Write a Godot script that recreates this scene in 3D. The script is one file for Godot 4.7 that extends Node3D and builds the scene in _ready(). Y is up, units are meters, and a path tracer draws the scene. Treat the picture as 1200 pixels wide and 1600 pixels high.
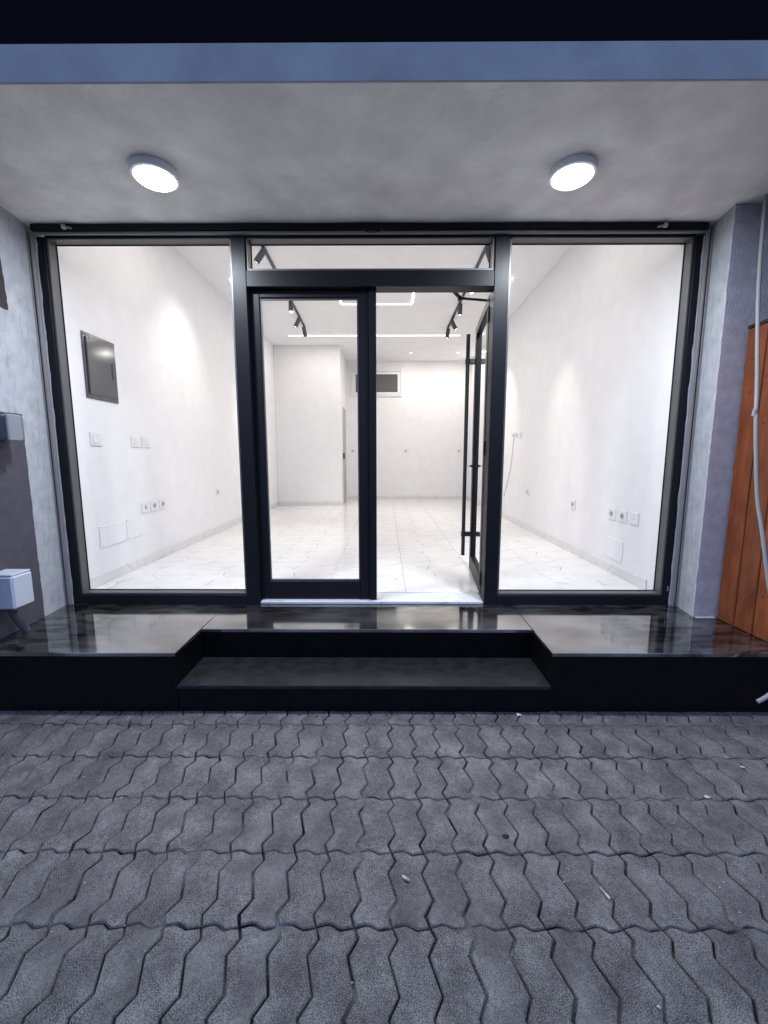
extends Node3D
# Shop front at dusk. x to the right, y up, the shop lies towards -z. V(x, h, d) takes a depth d in front of the viewer.

var rng := RandomNumberGenerator.new()
var M := {}
var taken := {}

func V(x: float, h: float, d: float) -> Vector3:
	return Vector3(x, h, -d)

func lin(r: float, g: float, b: float) -> Color:
	return Color(r, g, b).linear_to_srgb()

# ---------------------------------------------------------------- mesh collecting
class G:
	var v := PackedVector3Array()
	var n := PackedVector3Array()
	var uv := PackedVector2Array()
	func tri_n(a: Vector3, b: Vector3, c: Vector3, na: Vector3, nb: Vector3, nc: Vector3) -> void:
		v.append(a); v.append(c); v.append(b)
		n.append(na); n.append(nc); n.append(nb)
		uv.append(Vector2(a.x, a.z)); uv.append(Vector2(c.x, c.z)); uv.append(Vector2(b.x, b.z))
	func tri(a: Vector3, b: Vector3, c: Vector3) -> void:
		var m := (b - a).cross(c - a).normalized()
		tri_n(a, b, c, m, m, m)
	func quad(a: Vector3, b: Vector3, c: Vector3, d: Vector3) -> void:
		tri(a, b, c); tri(a, c, d)
	# box between two corners, its edges chamfered by e
	func box(p: Vector3, q: Vector3, e := 0.0) -> void:
		var lo := Vector3(minf(p.x, q.x), minf(p.y, q.y), minf(p.z, q.z))
		var hi := Vector3(maxf(p.x, q.x), maxf(p.y, q.y), maxf(p.z, q.z))
		var c := (lo + hi) * 0.5
		var s := (hi - lo) * 0.5
		e = minf(e, minf(s.x, minf(s.y, s.z)) * 0.9)
		xbox(Transform3D(Basis(), c), s, e)
	func xbox(t: Transform3D, s: Vector3, e := 0.0) -> void:
		for ax in 3:
			var u := (ax + 1) % 3
			var w := (ax + 2) % 3
			for sg in [-1.0, 1.0]:
				var k: Array[Vector3] = []
				for uw in [[-1, -1], [1, -1], [1, 1], [-1, 1]]:
					var p := Vector3.ZERO
					p[ax] = s[ax] * sg
					p[u] = (s[u] - e) * uw[0]
					p[w] = (s[w] - e) * uw[1]
					k.append(t * p)
				if sg > 0: quad(k[0], k[1], k[2], k[3])
				else: quad(k[3], k[2], k[1], k[0])
		if e <= 0.0:
			return
		for ax in 3:
			var u := (ax + 1) % 3
			var w := (ax + 2) % 3
			for su in [-1.0, 1.0]:
				for sw in [-1.0, 1.0]:
					var k: Array[Vector3] = []
					for q in [[-1, 0], [1, 0], [1, 1], [-1, 1]]:
						var p := Vector3.ZERO
						p[ax] = (s[ax] - e) * q[0]
						p[u] = (s[u] - (0.0 if q[1] == 0 else e)) * su
						p[w] = (s[w] - (e if q[1] == 0 else 0.0)) * sw
						k.append(t * p)
					if su * sw > 0: quad(k[0], k[1], k[2], k[3])
					else: quad(k[3], k[2], k[1], k[0])
		for sx in [-1.0, 1.0]:
			for sy in [-1.0, 1.0]:
				for sz in [-1.0, 1.0]:
					var a := t * Vector3(s.x * sx, (s.y - e) * sy, (s.z - e) * sz)
					var b := t * Vector3((s.x - e) * sx, s.y * sy, (s.z - e) * sz)
					var d := t * Vector3((s.x - e) * sx, (s.y - e) * sy, s.z * sz)
					if sx * sy * sz > 0: tri(a, b, d)
					else: tri(a, d, b)
	# surface of revolution round the axis a through o: rows of [radius, distance along the axis]
	func lathe(o: Vector3, a: Vector3, rows: Array, seg := 24, smooth := false) -> void:
		a = a.normalized()
		var x := a.cross(Vector3.RIGHT if absf(a.x) < 0.8 else Vector3.UP).normalized()
		var y := a.cross(x)
		for i in rows.size() - 1:
			var r0: float = rows[i][0]
			var r1: float = rows[i + 1][0]
			var h0: float = rows[i][1]
			var h1: float = rows[i + 1][1]
			for k in seg:
				var t0 := TAU * k / seg
				var t1 := TAU * (k + 1) / seg
				var e0 := x * cos(t0) + y * sin(t0)
				var e1 := x * cos(t1) + y * sin(t1)
				var sl := Vector2(h1 - h0, r0 - r1).normalized()
				var n0 := e0 * sl.x + a * sl.y
				var n1 := e1 * sl.x + a * sl.y
				var p00 := o + e0 * r0 + a * h0
				var p10 := o + e1 * r0 + a * h0
				var p01 := o + e0 * r1 + a * h1
				var p11 := o + e1 * r1 + a * h1
				if r0 > 1e-6: tri_n(p00, p10, p11, n0, n1, n1)
				if r1 > 1e-6: tri_n(p00, p11, p01, n0, n1, n0)
	func tube(path: Array, r: float, seg := 10) -> void:
		var up := Vector3(0.123, 0.31, 0.94).normalized()
		var rings := []
		for i in path.size():
			var p: Vector3 = path[i]
			var before: Vector3 = path[maxi(i - 1, 0)]
			var after: Vector3 = path[mini(i + 1, path.size() - 1)]
			var dir := (after - before).normalized()
			var x := (up - dir * up.dot(dir)).normalized()
			up = x
			var y := dir.cross(x)
			var ring := []
			for k in seg:
				var e := x * cos(TAU * k / seg) + y * sin(TAU * k / seg)
				ring.append([p + e * r, e])
			rings.append(ring)
		for i in path.size() - 1:
			for k in seg:
				var a = rings[i][k]
				var b = rings[i][(k + 1) % seg]
				var c = rings[i + 1][(k + 1) % seg]
				var d = rings[i + 1][k]
				tri_n(a[0], b[0], c[0], a[1], b[1], c[1])
				tri_n(a[0], c[0], d[0], a[1], c[1], d[1])
		for e in [0, path.size() - 1]:
			var p: Vector3 = path[e]
			for k in seg:
				var a: Vector3 = rings[e][k][0]
				var b: Vector3 = rings[e][(k + 1) % seg][0]
				if e == 0: tri(p, b, a)
				else: tri(p, a, b)
	func mesh() -> ArrayMesh:
		var s := []
		s.resize(Mesh.ARRAY_MAX)
		s[Mesh.ARRAY_VERTEX] = v
		s[Mesh.ARRAY_NORMAL] = n
		s[Mesh.ARRAY_TEX_UV] = uv
		var m := ArrayMesh.new()
		m.add_surface_from_arrays(Mesh.PRIMITIVE_TRIANGLES, s)
		return m

# ---------------------------------------------------------------- naming
func numbered(called: String, parent: Node) -> String:
	var key := str(parent.get_instance_id()) + called
	var k: int = taken.get(key, 0)
	taken[key] = k + 1
	return called if k == 0 else "%s_%03d" % [called, k]

func thing(called: String, label: String, category: String, at := Vector3.ZERO, group := "") -> Node3D:
	var o := Node3D.new()
	o.name = numbered(called, self)
	add_child(o, true)
	o.position = at
	o.set_meta("label", label)
	o.set_meta("category", category)
	if group: o.set_meta("group", group)
	return o

func setting(called: String, at := Vector3.ZERO) -> Node3D:
	var o := Node3D.new()
	o.name = numbered(called, self)
	add_child(o, true)
	o.position = at
	o.set_meta("kind", "structure")
	return o

func origin_of(o: Node) -> Vector3:
	var p := Vector3.ZERO
	while o is Node3D and o != self:
		p += o.position
		o = o.get_parent()
	return p

# a part whose geometry was collected in world coordinates
func part(called: String, g: G, mat: Material, parent: Node3D) -> MeshInstance3D:
	var o := MeshInstance3D.new()
	var off := origin_of(parent)
	if off != Vector3.ZERO:
		for i in g.v.size(): g.v[i] -= off
	o.mesh = g.mesh()
	o.material_override = null
	o.mesh.surface_set_material(0, mat)
	o.name = numbered(called, parent)
	parent.add_child(o, true)
	if parent == self: o.set_meta("kind", "structure")
	return o

# a part in its parent's own axes
func own(called: String, mesh: Mesh, parent: Node3D, t := Transform3D()) -> MeshInstance3D:
	var o := MeshInstance3D.new()
	o.mesh = mesh
	o.name = numbered(called, parent)
	o.transform = t
	parent.add_child(o, true)
	return o

func bx(p: Vector3, q: Vector3, e := 0.0) -> G:
	var g := G.new()
	g.box(p, q, e)
	return g

func made(g: G, mat: Material) -> ArrayMesh:
	var m := g.mesh()
	m.surface_set_material(0, mat)
	return m

# ---------------------------------------------------------------- materials
func noise_image(size: int, freq: float, sd: int, oct := 4, stretch := Vector2.ONE, kind := FastNoiseLite.TYPE_SIMPLEX_SMOOTH) -> PackedFloat32Array:
	# seamless: a blend of two shifted copies at each edge
	var f := FastNoiseLite.new()
	f.seed = sd
	f.noise_type = kind
	f.frequency = freq
	f.fractal_octaves = oct
	f.fractal_type = FastNoiseLite.FRACTAL_FBM if oct > 1 else FastNoiseLite.FRACTAL_NONE
	var im := PackedFloat32Array()
	im.resize(size * size)
	var rim := size / 6
	for y in size:
		var wy := clampf(float(rim - y) / rim, 0.0, 1.0)
		for x in size:
			var wx := clampf(float(rim - x) / rim, 0.0, 1.0)
			var px := x * stretch.x
			var py := y * stretch.y
			var s := f.get_noise_2d(px, py)
			if wx > 0.0:
				s = lerpf(s, f.get_noise_2d((x + size) * stretch.x, py), wx)
			if wy > 0.0:
				var t := f.get_noise_2d(px, (y + size) * stretch.y)
				if wx > 0.0:
					t = lerpf(t, f.get_noise_2d((x + size) * stretch.x, (y + size) * stretch.y), wx)
				s = lerpf(s, t, wy)
			im[y * size + x] = s
	return im

func picture(size: int, fn: Callable) -> ImageTexture:
	var data := PackedByteArray()
	data.resize(size * size * 3)
	for i in size * size:
		var c: Color = fn.call(i)
		data[i * 3] = clampi(int(c.r * 255.0), 0, 255)
		data[i * 3 + 1] = clampi(int(c.g * 255.0), 0, 255)
		data[i * 3 + 2] = clampi(int(c.b * 255.0), 0, 255)
	return ImageTexture.create_from_image(Image.create_from_data(size, size, false, Image.FORMAT_RGB8, data))

func mat(called: String, c: Color, rough: float, metal := 0.0, spec := 0.5) -> StandardMaterial3D:
	var m := StandardMaterial3D.new()
	m.resource_name = called
	m.albedo_color = c
	m.roughness = rough
	m.metallic = metal
	m.metallic_specular = spec
	M[called] = m
	return m

func tri_map(m: StandardMaterial3D, per_metre: float, in_world := true) -> void:
	m.uv1_triplanar = true
	m.uv1_world_triplanar = in_world
	m.uv1_scale = Vector3.ONE * per_metre
	m.uv1_triplanar_sharpness = 8.0

func bump(m: StandardMaterial3D, t: Texture2D, cm: float) -> void:
	m.heightmap_enabled = true
	m.heightmap_texture = t
	m.heightmap_scale = cm

func lamp_mat(called: String, c: Color, e: float) -> StandardMaterial3D:
	var m := mat(called, Color(0.9, 0.9, 0.9), 0.5)
	m.emission_enabled = true
	m.emission = c
	m.emission_energy_multiplier = e
	return m

func make_materials() -> void:
	var fine := noise_image(512, 0.35, 3, 2)
	var mid := noise_image(512, 0.06, 5, 4)
	var broad := noise_image(512, 0.010, 8, 4)
	var broad2 := noise_image(512, 0.014, 21, 5)
	var stretched := noise_image(512, 0.02, 33, 4, Vector2(4.0, 0.25))
	# worn concrete: aggregate grains in a grey binder
	var grain := picture(512, func(i):
		var k := 0.72 + fine[i] * 0.36 + mid[i] * 0.14 + broad[i] * 0.14
		if fine[i] > 0.40: k += 0.24
		if fine[i] > 0.58: k += 0.4
		if fine[i] < -0.40: k -= 0.20
		return Color(k, k, k * 1.0))
	var grain_h := picture(512, func(i):
		var k := 0.55 + fine[i] * 0.35 + mid[i] * 0.4
		return Color(k, k, k))
	var stain := picture(512, func(i):
		var k := 0.88 + broad2[i] * 0.22 + mid[i] * 0.04
		return Color(k * 1.01, k, k * 0.985))
	for i in 6:
		var tone: float = [1.0, 0.93, 1.07, 0.89, 1.04, 0.96][i]
		var m := mat("paver_%d" % i, lin(0.362 * tone, 0.345 * tone, 0.340 * tone), 0.72, 0.0, 0.45)
		m.albedo_texture = grain
		tri_map(m, 1.35)
		m.uv1_offset = Vector3(0.137, 0.21, 0.173) * i
		bump(m, grain_h, 0.10)
		m.detail_enabled = true
		m.detail_blend_mode = BaseMaterial3D.BLEND_MODE_MUL
		m.detail_albedo = stain
		m.detail_uv_layer = BaseMaterial3D.DETAIL_UV_2
		m.uv2_triplanar = true
		m.uv2_world_triplanar = true
		m.uv2_scale = Vector3.ONE * 0.8
	var bed := mat("joint_sand", lin(0.165, 0.163, 0.165), 0.95, 0.0, 0.2)
	bed.albedo_texture = picture(512, func(i):
		var k := 0.62 + fine[i] * 0.35 + broad2[i] * 0.75
		return Color(k, k * 1.0, k * 0.97))
	tri_map(bed, 1.1)
	bump(bed, grain_h, 0.4)
	var far := mat("far_ground", lin(0.16, 0.16, 0.165), 0.9)
	far.albedo_texture = grain
	tri_map(far, 0.7)
	var swirl := noise_image(512, 0.018, 91, 4, Vector2(1.0, 1.8))
	# polished black granite, dusty on top
	var dust := picture(512, func(i):
		var k := 0.76 + swirl[i] * 0.20 + broad[i] * 0.22 + mid[i] * 0.10 + fine[i] * 0.40
		k = clampf(k, 0.30, 1.0)
		return Color(k, k, k))
	# dust, dried smears and a shoe print on the landing: one picture laid over its whole plan (4.6 m by 1 m)
	var sn := FastNoiseLite.new()
	sn.seed = 190
	sn.frequency = 5.5
	sn.fractal_octaves = 4
	sn.domain_warp_enabled = true
	sn.domain_warp_amplitude = 0.16
	sn.domain_warp_frequency = 4.0
	var hz := FastNoiseLite.new()
	hz.seed = 77
	hz.frequency = 1.6
	hz.fractal_octaves = 4
	var film := PackedFloat32Array()      # how thick the dust lies
	film.resize(1024 * 1024)
	for y in 1024:
		for x in 1024:
			var px := -2.3 + 4.6 * x / 1024.0
			var pd := 2.0 + y / 1024.0
			var f := 0.62 + hz.get_noise_2d(px, pd * 1.5) * 0.55
			var out := clampf((absf(px + 0.1) - 1.35) / 0.5, 0.0, 1.0)
			var back := clampf((pd - 2.50) / 0.2, 0.0, 1.0) * 0.7
			var w := sn.get_noise_2d(px * 0.8, pd * 2.4)
			f -= clampf((w - 0.02) * 4.0, 0.0, 0.5) * maxf(out, back)
			var q := Vector2(px - 1.74, pd - 2.16).rotated(-0.25)
			if absf(q.x) < 0.15 and absf(q.y) < 0.045 * (1.0 - 0.3 * absf(q.x) / 0.15) and sin(q.x * 210.0 + q.y * 40.0) > -0.1:
				f -= 0.5
			film[y * 1024 + x] = clampf(f, 0.0, 1.0)
	var film_c := picture(1024, func(i):
		var k := 0.62 + film[i] * 0.38
		return Color(k, k, k))
	var film_r := picture(1024, func(i):
		var k := 0.03 + film[i] * 0.085
		return Color(k, k, k))
	var film_m := picture(1024, func(i):
		var k := 0.97 - film[i] * 0.15
		return Color(k, k, k))
	var gt := mat("granite_top", lin(0.40, 0.395, 0.39), 1.0, 1.0, 0.5)
	gt.albedo_texture = film_c
	gt.roughness_texture = film_r
	gt.metallic_texture = film_m
	gt.uv1_scale = Vector3(1.0 / 4.6, -1.0, 1.0)
	gt.uv1_offset = Vector3(0.5, -2.0, 0.0)
	var gs := mat("granite_tread", lin(0.028, 0.029, 0.034), 0.40, 0.0, 0.4)
	gs.albedo_texture = dust
	tri_map(gs, 1.7)
	var gr := mat("granite_riser", lin(0.010, 0.010, 0.012), 0.35, 0.0, 0.25)
	gr.albedo_texture = grain
	tri_map(gr, 2.0)
	# soffit render and facade coats
	var trowel := picture(512, func(i):
		var k := 0.955 + broad2[i] * 0.06 + broad[i] * 0.06 + mid[i] * 0.012
		return Color(k, k * 0.997, k * 0.995))
	var trowel_h := picture(512, func(i):
		var k := 0.5 + broad2[i] * 0.35 + mid[i] * 0.10 + fine[i] * 0.07
		return Color(k, k, k))
	var so := mat("soffit_plaster", lin(0.93, 0.91, 0.91), 0.9, 0.0, 0.3)
	so.albedo_texture = trowel
	tri_map(so, 0.45)
	bump(so, trowel_h, 0.7)
	var fa := mat("fascia_plaster", lin(0.42, 0.43, 0.46), 0.9, 0.0, 0.3)
	fa.albedo_texture = trowel
	tri_map(fa, 0.4)
	bump(fa, trowel_h, 0.5)
	var upright := noise_image(512, 0.02, 34, 4, Vector2(1.6, 0.35))
	var streak := picture(512, func(i):
		var k := 0.94 + broad[i] * 0.08 + mid[i] * 0.03 + fine[i] * 0.02
		var t := clampf((upright[i] - 0.15) * 0.3, 0.0, 0.10)
		return Color(k - t * 0.9, k - t * 0.6, k - t * 0.45))
	var wr := mat("white_render", lin(0.44, 0.46, 0.50), 0.9, 0.0, 0.3)
	wr.albedo_texture = streak
	tri_map(wr, 1.6)
	bump(wr, trowel_h, 0.4)
	var grit := noise_image(512, 0.13, 47, 2)
	var rough_h := picture(512, func(i):
		var k := 0.5 + grit[i] * 0.55 + fine[i] * 0.2
		return Color(k, k, k))
	var pu := mat("purple_coat", lin(0.088, 0.081, 0.104), 0.85, 0.0, 0.35)
	pu.albedo_texture = trowel
	tri_map(pu, 1.5)
	bump(pu, rough_h, 0.2)
	var pl := mat("lilac_coat", lin(0.60, 0.58, 0.66), 0.85, 0.0, 0.35)
	pl.albedo_texture = trowel
	tri_map(pl, 1.7)
	bump(pl, rough_h, 0.8)
	var br := mat("brown_coat", lin(0.06, 0.052, 0.055), 0.85, 0.0, 0.3)
	br.albedo_texture = trowel
	tri_map(br, 1.7)
	bump(br, rough_h, 0.6)
	mat("sign_black", lin(0.004, 0.0042, 0.007), 0.7, 0.0, 0.12)
	# interior
	var iw := mat("interior_white", lin(0.88, 0.865, 0.865), 0.75, 0.0, 0.3)
	var paint := picture(512, func(i):
		var k := 0.978 + broad2[i] * 0.018 + stretched[i] * 0.006 + mid[i] * 0.006
		return Color(k, k, k))
	iw.albedo_texture = paint
	tri_map(iw, 0.55)
	var ic := mat("ceiling_white", lin(0.93, 0.915, 0.92), 0.8, 0.0, 0.2)
	ic.albedo_texture = paint
	tri_map(ic, 0.4)
	mat("plastic_white", lin(0.78, 0.77, 0.76), 0.35)
	mat("plastic_dark", lin(0.05, 0.05, 0.05), 0.5)
	mat("joint_grey", lin(0.42, 0.41, 0.40), 0.9)
	# white marble-look porcelain with sparse grey veins
	var cloud := noise_image(1024, 0.004, 60, 3)
	var vein := PackedFloat32Array()
	vein.resize(1024 * 1024)
	var vr := RandomNumberGenerator.new()
	vr.seed = 88
	for k in 40:
		var p := Vector2(vr.randf(), vr.randf()) * 1024.0
		var ang := -0.55 + vr.randfn() * 0.35 + (PI * 0.5 if vr.randf() < 0.18 else 0.0)
		var len := vr.randf_range(50.0, 330.0)
		var dark := vr.randf_range(0.15, 0.58)
		var wide := vr.randf_range(0.8, 2.6)
		var bend := vr.randfn() * 0.004
		for q in int(len):
			ang += bend + vr.randfn() * 0.05
			p += Vector2(cos(ang), sin(ang))
			if vr.randf() < 0.02: p += Vector2(-sin(ang), cos(ang)) * vr.randfn() * 2.5
			var fade := sin(PI * q / len)
			var wd := wide * (0.4 + fade)
			for oy in range(-5, 6):
				for ox in range(-5, 6):
					var at := posmod(int(p.y) + oy, 1024) * 1024 + posmod(int(p.x) + ox, 1024)
					var a := dark * fade * exp(-(ox * ox + oy * oy) / (wd * wd * 2.0))
					vein[at] = maxf(vein[at], a)
	var marble := picture(1024, func(i):
		var k := 0.985 - vein[i] * 0.85 + minf(0.0, cloud[i]) * 0.06
		return Color(k, k * 0.998, k * 0.992))
	var ft := mat("marble_tile", lin(0.86, 0.85, 0.84), 0.13, 0.0, 0.5)
	ft.albedo_texture = marble
	var sk := mat("skirting_tile", lin(0.76, 0.75, 0.745), 0.3)
	sk.albedo_texture = marble
	tri_map(sk, 0.8)
	var th := mat("threshold_marble", lin(0.74, 0.75, 0.78), 0.3)
	th.albedo_texture = marble
	tri_map(th, 0.8)
	# metals and plastics
	mat("anthracite", lin(0.010, 0.0105, 0.014), 0.42, 0.0, 0.28)
	mat("anthracite_inner", lin(0.085, 0.083, 0.088), 0.42, 0.0, 0.5)
	mat("gasket", lin(0.010, 0.010, 0.011), 0.7)
	mat("black_metal", lin(0.014, 0.015, 0.017), 0.4, 0.0, 0.5)
	mat("head_grey", lin(0.06, 0.06, 0.065), 0.45, 0.2, 0.5)
	mat("aluminium", lin(0.40, 0.40, 0.43), 0.4, 0.7)
	mat("rail_grey", lin(0.26, 0.245, 0.25), 0.5, 0.2)
	mat("steel", lin(0.5, 0.5, 0.5), 0.3, 0.9)
	mat("panel_grey", lin(0.032, 0.032, 0.036), 0.12, 0.0, 0.6)
	mat("window_dark", lin(0.07, 0.075, 0.08), 0.3, 0.0, 0.5)
	var gl := mat("glass", Color(0.95, 0.97, 1.0, 0.02), 0.01, 0.0, 0.13)
	gl.transparency = BaseMaterial3D.TRANSPARENCY_ALPHA
	mat("lamp_white", lin(0.84, 0.86, 0.90), 0.45)
	lamp_mat("lamp_glow", Color(0.93, 0.965, 1.0), 18.0)
	lamp_mat("led_glow", Color(1.0, 0.985, 0.97), 3.0)
	mat("box_blue_white", lin(0.50, 0.54, 0.62), 0.6)
	mat("box_grey", lin(0.14, 0.15, 0.17), 0.5)
	mat("cap_grey", lin(0.20, 0.22, 0.25), 0.5)
	mat("hose_grey", lin(0.32, 0.32, 0.31), 0.6)
	# stained pine boards
	var wood := picture(512, func(i):
		var k := 0.92 + upright[i] * 0.15 + stretched[i] * 0.0 + mid[i] * 0.03 + broad[i] * 0.15
		return Color(k * 1.0, k * 0.96, k * 0.92))
	for i in 3:
		var tone: float = [1.0, 0.86, 1.12][i]
		var wm := mat("wood_%d" % i, lin(0.25 * tone, 0.070 * tone, 0.024 * tone), 0.45, 0.0, 0.45)
		wm.albedo_texture = wood
		tri_map(wm, 1.0)
		wm.uv1_scale = Vector3(1.0, 0.8, 1.3)
		wm.uv1_offset = Vector3(0.3, 0.37, 0.23) * i
	mat("knot", lin(0.05, 0.018, 0.010), 0.6)
	mat("paper", lin(0.55, 0.55, 0.56), 0.9)
	mat("filter_tan", lin(0.45, 0.30, 0.18), 0.9)
	mat("leaf_dark", lin(0.02, 0.018, 0.016), 0.9)

# ---------------------------------------------------------------- lights
func area(parent: Node3D, called: String, at: Vector3, size: Vector2, energy: float, c: Color) -> void:
	var l := AreaLight3D.new()
	l.name = called
	l.area_size = size
	l.light_energy = energy
	l.light_color = c
	l.area_range = 12.0
	l.area_attenuation = 2.0
	l.shadow_enabled = true
	parent.add_child(l, true)
	l.position = at - origin_of(parent)
	l.rotation = Vector3(-PI / 2, 0, 0)

func _ready() -> void:
	rng.seed = 4711
	# camera
	var cam := Camera3D.new()
	cam.name = "camera"
	cam.fov = 102.68
	cam.near = 0.05
	cam.far = 400.0
	add_child(cam)
	cam.position = Vector3(0, 1.36, 0)
	cam.rotation = Vector3(deg_to_rad(-7.57), deg_to_rad(0.3), 0)
	cam.current = true
	# sky: the blue of dusk, a little paler low down
	var sm := ProceduralSkyMaterial.new()
	sm.sky_top_color = lin(0.29, 0.44, 0.86)
	sm.sky_horizon_color = lin(0.58, 0.72, 1.05)
	sm.sky_curve = 0.16
	sm.ground_bottom_color = lin(0.08, 0.08, 0.11)
	sm.ground_horizon_color = lin(0.28, 0.31, 0.39)
	sm.sun_angle_max = 0.0
	var env := Environment.new()
	env.background_mode = Environment.BG_SKY
	env.sky = Sky.new()
	env.sky.sky_material = sm
	env.background_energy_multiplier = 1.0
	env.tonemap_mode = Environment.TONE_MAPPER_LINEAR
	env.tonemap_exposure = 1.1
	env.sdfgi_enabled = true
	env.ssao_enabled = true
	env.ssil_enabled = true
	var we := WorldEnvironment.new()
	we.name = "world"
	we.environment = env
	add_child(we)
	make_materials()
	build_ground()
	build_room()
	build_facade()
	build_steps()
	build_side_walls()
	build_shop_window()
	build_open_door()
	build_shutter()
	build_lamps()
	build_room_lights()
	build_fittings()
	build_litter()

# ---------------------------------------------------------------- pavement
const ROW := 0.229
const COL := 0.112

func joint_x(t: float) -> float:   # how a long joint wanders over the length of a paver, from far (0) to near (1)
	var p := [[0.0, 0.0], [0.12, 0.0125], [0.30, -0.0125], [0.67, 0.0155], [0.86, -0.0125], [1.0, 0.0]]
	for i in p.size() - 1:
		if t <= p[i + 1][0]:
			return lerpf(p[i][1], p[i + 1][1], (t - p[i][0]) / (p[i + 1][0] - p[i][0]))
	return 0.0

func paver_mesh(sd: int, m: Material) -> ArrayMesh:
	var r := RandomNumberGenerator.new()
	r.seed = sd
	var pts := PackedVector2Array()   # x across, y towards the viewer
	var ts := [0.0, 0.12, 0.30, 0.67, 0.86]
	var us := [[0.0, 0.0], [0.28, -0.0075], [0.40, -0.0060], [0.64, 0.0068], [0.76, 0.0052]]
	for u in us: pts.append(Vector2(u[0] * COL, u[1]))                      # far end, left to right
	for t in ts: pts.append(Vector2(COL + joint_x(t), t * ROW))            # right side
	for i in us.size():                                                     # near end, right to left
		var u: Array = [1.0, 0.0] if i == 0 else us[us.size() - i]
		pts.append(Vector2(u[0] * COL, ROW + u[1]))
	for i in ts.size():                                                     # left side
		var t: float = 1.0 if i == 0 else ts[ts.size() - i]
		pts.append(Vector2(joint_x(t), t * ROW))
	var clean := PackedVector2Array()
	for p in pts:
		if clean.is_empty() or clean[clean.size() - 1].distance_to(p) > 0.001:
			clean.append(p - Vector2(COL, ROW) * 0.5)
	if clean[0].distance_to(clean[clean.size() - 1]) < 0.001: clean.remove_at(clean.size() - 1)
	var edge := inset(clean, 0.0029, r, 0.0013)
	var low := inset(edge, 0.0, r, 0.0)
	var top := inset(edge, 0.0048, r, 0.0008)
	var g := G.new()
	var n := edge.size()
	var up := Vector3.UP
	var mid := inset(edge, 0.0016, r, 0.0)
	var tn: Array[Vector3] = []
	for i in n:
		var o := (edge[i] - top[i]).normalized()
		tn.append(Vector3(o.x, 0.75, o.y).normalized())
	for tr in chunks(Geometry2D.triangulate_polygon(top)):
		var a := Vector3(top[tr[0]].x, 0, top[tr[0]].y)
		var b := Vector3(top[tr[1]].x, 0, top[tr[1]].y)
		var c := Vector3(top[tr[2]].x, 0, top[tr[2]].y)
		if (b - a).cross(c - a).y < 0: g.tri_n(a, c, b, up, up, up)
		else: g.tri_n(a, b, c, up, up, up)
	for i in n:
		var j := (i + 1) % n
		var a := Vector3(top[i].x, 0, top[i].y)
		var b := Vector3(top[j].x, 0, top[j].y)
		var c := Vector3(mid[j].x, -0.0013, mid[j].y)
		var d := Vector3(mid[i].x, -0.0013, mid[i].y)
		var e := Vector3(edge[j].x, -0.0055, edge[j].y)
		var f := Vector3(edge[i].x, -0.0055, edge[i].y)
		var h := Vector3(low[j].x, -0.03, low[j].y)
		var k := Vector3(low[i].x, -0.03, low[i].y)
		g.tri_n(a, c, d, up, tn[j], tn[i]); g.tri_n(a, b, c, up, up, tn[j])
		g.tri_n(d, e, f, tn[i], tn[j], tn[i]); g.tri_n(d, c, e, tn[i], tn[j], tn[j])
		g.quad(f, e, h, k)
	return made(g, m)

func chunks(idx: PackedInt32Array) -> Array:
	var out := []
	for i in range(0, idx.size(), 3): out.append([idx[i], idx[i + 1], idx[i + 2]])
	return out

func inset(p: PackedVector2Array, by: float, r: RandomNumberGenerator, jitter: float) -> PackedVector2Array:
	var out := PackedVector2Array()
	var n := p.size()
	for i in n:
		var a := (p[i] - p[(i + n - 1) % n]).normalized()
		var b := (p[(i + 1) % n] - p[i]).normalized()
		var na := Vector2(-a.y, a.x)
		var nb := Vector2(-b.y, b.x)
		var m := (na + nb).normalized()
		var k := by / maxf(0.5, m.dot(na))
		out.append(p[i] + m * (k + r.randf_range(-jitter, jitter)))
	return out

func on_screen(q: Vector3) -> bool:
	var c := Basis.from_euler(Vector3(deg_to_rad(-7.57), deg_to_rad(0.3), 0)).inverse() * (q - Vector3(0, 1.36, 0))
	if c.z > -0.1: return false
	return absf(c.x / -c.z) < 0.9375 + 0.09 and absf(c.y / -c.z) < 1.25 + 0.13

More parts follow.
